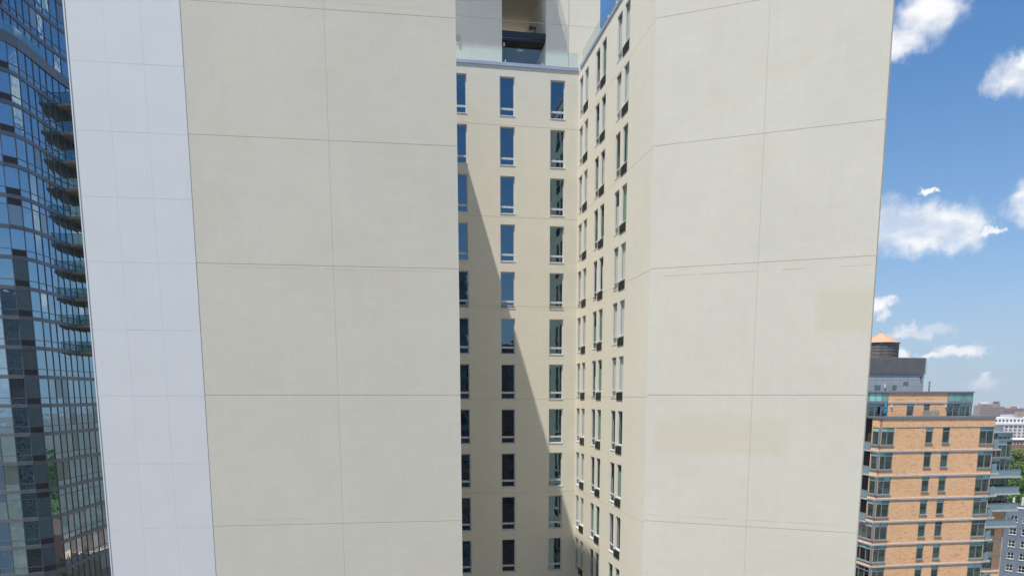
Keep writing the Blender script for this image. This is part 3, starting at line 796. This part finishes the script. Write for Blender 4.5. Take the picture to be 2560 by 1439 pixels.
# rear wing of the brick tower, with glass rooms and balconies
FW = F(FK.plan(0, -28), TB)
FW.wall(MB(), 28, 45.5, -60, -20.2, [(38.5, 43.85, t - 1.95, t) for t in (-22.6, -25.5, -28.5, -31.4)], .2, 0).obj('brick_wall', 'brick', brick)
m = MB(); m.prism([FW.plan(28, -.3), FW.plan(45.48, -.3), FW.plan(45.48, -12), FW.plan(28, -12)], 0, H - 6.6); m.obj('core', 'dark_room', brick)
F(FW.plan(45.5), (-.1756, .9845)).wall(MB(), 0, 12, -60, -20.2, (), .1, 0).obj('side_wall', 'brick', brick)
for z in (-22.5, -25.4, -28.35, -31.2): FW.box(MB(), 28, 45.56, z - .11, z + .11, 0, .06).obj('floor_band', 'band_grey', brick)
FW.box(MB(), 28, 45.8, -6.6, -6.4, -12, .1).obj('roof_cap', 'cap_blue', brick)
FW.box(MB(), 28, 45.75, -7.95, -7.65, -.2, .06).obj('floor_band', 'cap_blue', brick)
for (z0, z1, hd) in ((-7.65, -6.6, .5), (-10.75, -7.95, .65), (-13.85, -11.1, .3), (-16.8, -14.2, .3), (-19.7, -17.1, .3)):
    for u in (33.7, 37.7, 41.7): kwin(FW, u, z0, 4.0, z1 - z0, 3, hd, False, seed=int(u * 10 + z0 * 7))
for t in (-22.6, -25.5, -28.5, -31.4): kwin(FW, 38.5, t - 1.95, 5.35, 1.95, 3, .4, True, seed=int(900 - t))
FW.box(MB(), 33.7, 45.75, -11.05, -10.76, -.1, .08).obj('floor_band', 'cap_blue', brick)
for z, u0 in ((-14.05, 38), (-17.02, 38), (-19.92, 38), (-22.8, 38)):
    b = FW.box(MB(), u0, 46.65, z - .13, z + .12, -.1, 1.7).obj('balcony', 'concrete', brick)
    n_ = 8
    for j in range(n_): FW.box(MB(), u0 + j * (46.5 - u0) / n_ + .02, u0 + (j + 1) * (46.5 - u0) / n_ - .02, z + .12, z + 1.28, 1.6, 1.63).obj('rail_panel', 'frosted_glass', b)
    FW.box(MB(), 46.47, 46.5, z + .12, z + 1.28, 0, 1.58).obj('rail_panel', 'frosted_glass', b)
    FW.box(MB(), u0, 46.5, z + 1.28, z + 1.33, 1.58, 1.66).obj('handrail', 'window_grey', b)

# ------------------------------------------------------------------ grey painted block at the lower right
FG = F((107.55, 170.0), (.6896, -.7242))
grey = thing('grey_painted_block', (115, 168, 0), 'blue grey painted apartment block with small paired sash windows', 'building')
gh = [(3.45 + 2.4 * i, 4.82 + 2.4 * i, -28.28 - 2.8 * j, -26.8 - 2.8 * j) for i in range(5) for j in range(8)]
FG.wall(MB(), 2.3, 16, -60, -25.1, gh, .18, 0).obj('wall', 'grey_paint', grey)
F(FG.plan(2.3, -14), (.7242, .6896)).wall(MB(), 0, 14, -60, -25.1, (), .1, 0).obj('wall', 'grey_paint', grey)
m = MB(); m.prism([FG.plan(2.45, -.3), FG.plan(16, -.3), FG.plan(16, -14), FG.plan(2.45, -14)], 0, H - 25.2); m.obj('core', 'dark_room', grey)
FG.box(MB(), 2.2, 16, -25.12, -24.85, -.4, .06).obj('coping', 'pale_paint', grey)
me_gf = frame_mb(1.37, 1.48, .07, .05, .14, bars=[(.70, .77)], posts=[.685]); me_gf.bx(-.06, 1.43, -.08, .05, -.1, .0); me_gf = me_gf.mesh('window_frame', 'pale_paint')
me_gp = pane_mb(.6, .62, .10).mesh('pane', 'far_pane')
for (a, b, c, d) in gh:
    M = FG.M(a, c); o = link('window', me_gf, M, grey)
    for x in (.07, .70):
        for z in (.07, .79): link('pane', me_gp, M @ Matrix.Translation((x, 0, z)), o)
def antenna(u, k_):
    p = FG.pt(u, -24.85, -.5)
    a = thing('roof_antenna', p, 'white panel antenna standing on the grey block roof edge', 'antenna', 'antennas along the grey block roof edge')
    M = Matrix.Translation(p)
    MB().bx(-.04, .04, -.04, .04, 0, 1.0 + k_).obj('mast', 'planter_wood', a, M)
    MB().bx(-.2, .2, -.22, -.05, .5, 2.0 + k_).obj('panel', 'pale_paint', a, M)
for u, k_ in ((3.55, .1), (5.3, .35), (6.9, .4), (8.6, .2)): antenna(u, k_)

# ------------------------------------------------------------------ park trees
def tree_meshes(seed, hgt, rad):
    rnd = random.Random(seed); q = MB()
    lobes = []
    for _ in range(16):
        a = rnd.uniform(0, 6.283); rr = rad * math.sqrt(rnd.random()) * .72; z = rnd.uniform(.38, .86) * hgt
        lobes.append((rr * math.cos(a), rr * math.sin(a), z, rad * rnd.uniform(.28, .46)))
    for (x, y, z, r) in lobes:
        for _ in range(150):
            d = Vector((rnd.gauss(0, 1), rnd.gauss(0, 1), rnd.gauss(0, 1))).normalized(); c = Vector((x, y, z)) + d * r * rnd.uniform(.65, 1.08)
            nrm = (d + Vector((rnd.uniform(-.8, .8), rnd.uniform(-.8, .8), rnd.uniform(-.3, .9)))).normalized()
            t1 = nrm.orthogonal().normalized() * rnd.uniform(.28, .55); t2 = nrm.cross(t1).normalized() * rnd.uniform(.28, .5)
            q.quad(c - t1, c - t2 * .8, c + t1, c + t2 * .8)
    tr = MB().lathe([(.42, 0), (.3, hgt * .25), (.2, hgt * .5), (.05, hgt * .8)], 8)
    for _ in range(6):
        x, y, z, r = rnd.choice(lobes); b = Vector((x, y, z)); s = Vector((0, 0, hgt * rnd.uniform(.22, .4)))
        dr_ = b - s; o1 = dr_.orthogonal().normalized() * .09; tr.box(s, o1, dr_.cross(o1).normalized() * .09, dr_ * .9)
    return q.mesh('crown', 'leaf'), tr.mesh('trunk', 'bark')
TM = [tree_meshes(s, 17, 6.0 + .4 * s) for s in range(3)]
spots = [(256, 402, 31.5), (264, 398, 32.5), (273, 404, 31), (236, 372, 28.5), (244, 364, 29.5), (250, 370, 28), (216, 338, 24.5), (223, 332, 25.5), (230, 336, 24.5), (205, 316, 21.5), (212, 308, 21.0), (219, 312, 21.5), (247, 385, 30.5), (228, 350, 26.8), (262, 380, 29)]
for i, (x, y, top) in enumerate(spots):
    t = thing('park_tree', (x, y, top - 17.6), 'leafy green tree in the park beyond the brick tower', 'tree', 'park trees beyond the brick tower')
    M = Matrix.Translation((x, y, top - 17.6)) @ Matrix.Rotation(i * 1.7, 4, 'Z') @ Matrix.Scale(random.uniform(.95, 1.08), 4)
    link('crown', TM[i % 3][0], M, t); link('trunk', TM[i % 3][1], M, t)

# ------------------------------------------------------------------ distant buildings
def block(name, label, x0, x1, y0, y1, top, mat, wmat, cols, rows, wz0, wz1, group=None, category='building', wfrac=.6, hfrac=.55, extra=()):
    b = thing(name, ((x0 + x1) / 2, y0, 0), label, category, group)
    MB().bx(x0, x1, y0, y1, 0, H + top).obj('wall', mat, b)
    q = MB(); cw, ch = (x1 - x0) / cols, (wz1 - wz0) / rows
    for i in range(cols):
        for j in range(rows):
            q.bx(x0 + cw * (i + .5 - wfrac / 2), x0 + cw * (i + .5 + wfrac / 2), y0 - .12, y0 + .05, H + wz0 + ch * (j + .5 - hfrac / 2), H + wz0 + ch * (j + .5 + hfrac / 2))
    q.obj('windows', wmat, b, kind='stuff')
    for e in extra: MB().bx(*e[:6]).obj(e[6], e[7], b)
    return b
wb = block('white_warehouse', 'long white industrial building with rows of brownish windows', 572, 680, 900, 940, -35, 'white_stone', 'far_brown_window', 20, 6, -58, -35.5, wfrac=.68, hfrac=.6,
      extra=[(561, 572, 903, 940, 0, H - 35.2, 'end_block', 'white_stone'), (560, 682, 899, 940, H - 35, H - 32.6, 'cornice', 'white_stone'), (562, 680, 904, 938, H - 32.6, H - 26.6, 'attic', 'white_stone'),
             (585, 600, 910, 930, H - 26.6, H - 23.5, 'roof_hut', 'mech_panel'), (590, 597, 905, 910, H - 26.6, H - 20, 'roof_hut', 'brown_wall')])
for i in range(26): MB().bx(563 + i * 4.5, 565.6 + i * 4.5, 903.9, 904.05, H - 31.8, H - 28.6).obj('attic_window', 'far_window', wb)
for i in range(21): MB().bx(571.6 + i * 5.4, 572.7 + i * 5.4, 899.4, 900, H - 58, H - 35).obj('pier', 'white_stone', wb)
block('brown_slab_tower', 'pinkish brown apartment tower with a cluttered white roof', 962, 989, 1600, 1622, -21.7, 'brown_wall', 'far_window', 12, 9, -52, -22.5,
      extra=[(968, 984, 1604, 1618, H - 21.7, H - 17.5, 'roof_house', 'brown_wall'), (966, 987, 1603, 1604, H - 19, H - 17, 'roof_rail', 'white_stone'), (971, 982, 1605, 1615, H - 17.5, H - 14, 'roof_tank', 'white_stone')])
block('brown_stepped_tower', 'pinkish brown apartment tower with a stepped rooftop house', 990.5, 1018, 1606, 1630, -24, 'brown_wall', 'far_window', 12, 9, -54, -25,
      extra=[(994, 1010, 1608, 1624, H - 24, H - 18.5, 'roof_house', 'brown_wall'), (1000, 1008, 1609, 1618, H - 18.5, H - 13.3, 'roof_tower', 'far_window')])
block('mauve_tower', 'plain mauve apartment block with a small rooftop box', 1026.5, 1056, 1600, 1625, -27.3, 'mauve_wall', 'far_window', 14, 8, -54, -28,
      extra=[(1036, 1044, 1605, 1615, H - 27.3, H - 23.3, 'roof_house', 'mauve_wall')])
block('red_brick_factory', 'low red brick building with a row of pale windows', 450, 500, 700, 720, -41.2, 'brick_red', 'blind_pale', 16, 1, -46.4, -42.2, wfrac=.5, hfrac=.7,
      extra=[(449, 501, 699, 721, H - 41.2, H - 40.6, 'roof_edge', 'white_stone')])
rnd = random.Random(5)
for i in range(26):
    x = 1180 + i * 34 + rnd.uniform(-8, 8); y = rnd.uniform(2150, 2700); w = rnd.uniform(14, 36); tp = rnd.uniform(14, 34)
    q = thing('distant_house', (x, y, 0), 'tiny hazy block in the low skyline on the horizon', 'building', 'low skyline on the horizon')
    MB().bx(x, x + w, y, y + 20, 0, tp).obj('wall', rnd.choice(('brown_wall', 'white_stone', 'mauve_wall', 'mech_panel')), q)

# ------------------------------------------------------------------ neighbouring blocks across the street and behind, seen mirrored in the glass
def city(name, label, x0, x1, y0, y1, top, mat, cols, rows, face):
    b = thing(name, ((x0 + x1) / 2, (y0 + y1) / 2, 0), label, 'building')
    MB().bx(x0, x1, y0, y1, 0, top).obj('wall', mat, b)
    q = MB()
    for i in range(cols):
        for j in range(rows):
            z = 3 + (top - 6) * j / rows; h = (top - 6) / rows * .55
            if face == 'y+': w = (x1 - x0) / cols; q.bx(x0 + w * (i + .2), x0 + w * (i + .8), y1 - .05, y1 + .1, z, z + h)
            elif face == 'x+': w = (y1 - y0) / cols; q.bx(x1 - .05, x1 + .1, y0 + w * (i + .2), y0 + w * (i + .8), z, z + h)
            elif face == 'x-': w = (y1 - y0) / cols; q.bx(x0 - .1, x0 + .05, y0 + w * (i + .2), y0 + w * (i + .8), z, z + h)
            else: w = (x1 - x0) / cols; q.bx(x0 + w * (i + .2), x0 + w * (i + .8), y0 - .1, y0 + .05, z, z + h)
    q.obj('windows', 'far_pane', b, kind='stuff')
    return b
city('dark_tower', 'dark tower mirrored in the court windows of the cream building', 2, 29, -90, -62, 88, 'louvre_grey', 10, 24, 'y+')
city('brown_brick_block', 'brown brick block mirrored beside the dark tower in the court windows', 30, 75, -95, -64, 71, 'brick_red', 12, 20, 'y+')
city('grey_glass_block', 'grey block mirrored in the lower floors of the glass tower', -150, -98, -40, -12, 62, 'mech_panel', 14, 20, 'y+')
city('white_slab_block', 'white slab mirrored in the front of the glass tower', -97, -88, -45, -10, 70, 'white_stone', 3, 22, 'y+')
city('red_brick_block', 'red brick block mirrored low in the receding side of the glass tower', -36, 30, 132, 150, 33, 'brick_red', 14, 9, 'y-')
city('tan_brick_block', 'tan brick block mirrored at the foot of the glass tower', -40, -22, 110, 128, 34, 'brick', 6, 10, 'x-')
for i, (x, y) in enumerate(((-30, 104), (-24, 100), (-12, 160), (0, 165), (8, 158), (-20, 170), (14, 168), (-38, 160))):
    t = thing('street_tree', (x, y, 0), 'leafy street tree mirrored in the side of the glass tower', 'tree', 'street trees mirrored in the glass tower')
    M = Matrix.Translation((x, y, 0)) @ Matrix.Rotation(i * 2.1, 4, 'Z') @ Matrix.Scale(1.5, 4)
    link('crown', TM[i % 3][0], M, t); link('trunk', TM[i % 3][1], M, t)

hz = MB().bx(-3000, 3000, -3000, 3000, -1.5, 121)
hm = bpy.data.materials.new('haze'); hm.use_nodes = True
q = NT(hm.node_tree)
pv = q.n('ShaderNodeVolumePrincipled', inp={'Color': (.86, .92, 1, 1), 'Density': .0001, 'Anisotropy': .3})
q.n('ShaderNodeOutputMaterial', inp={1: pv.outputs[0]}); MATS['haze'] = hm
hz.obj('haze', 'haze', None, None, kind='stuff')
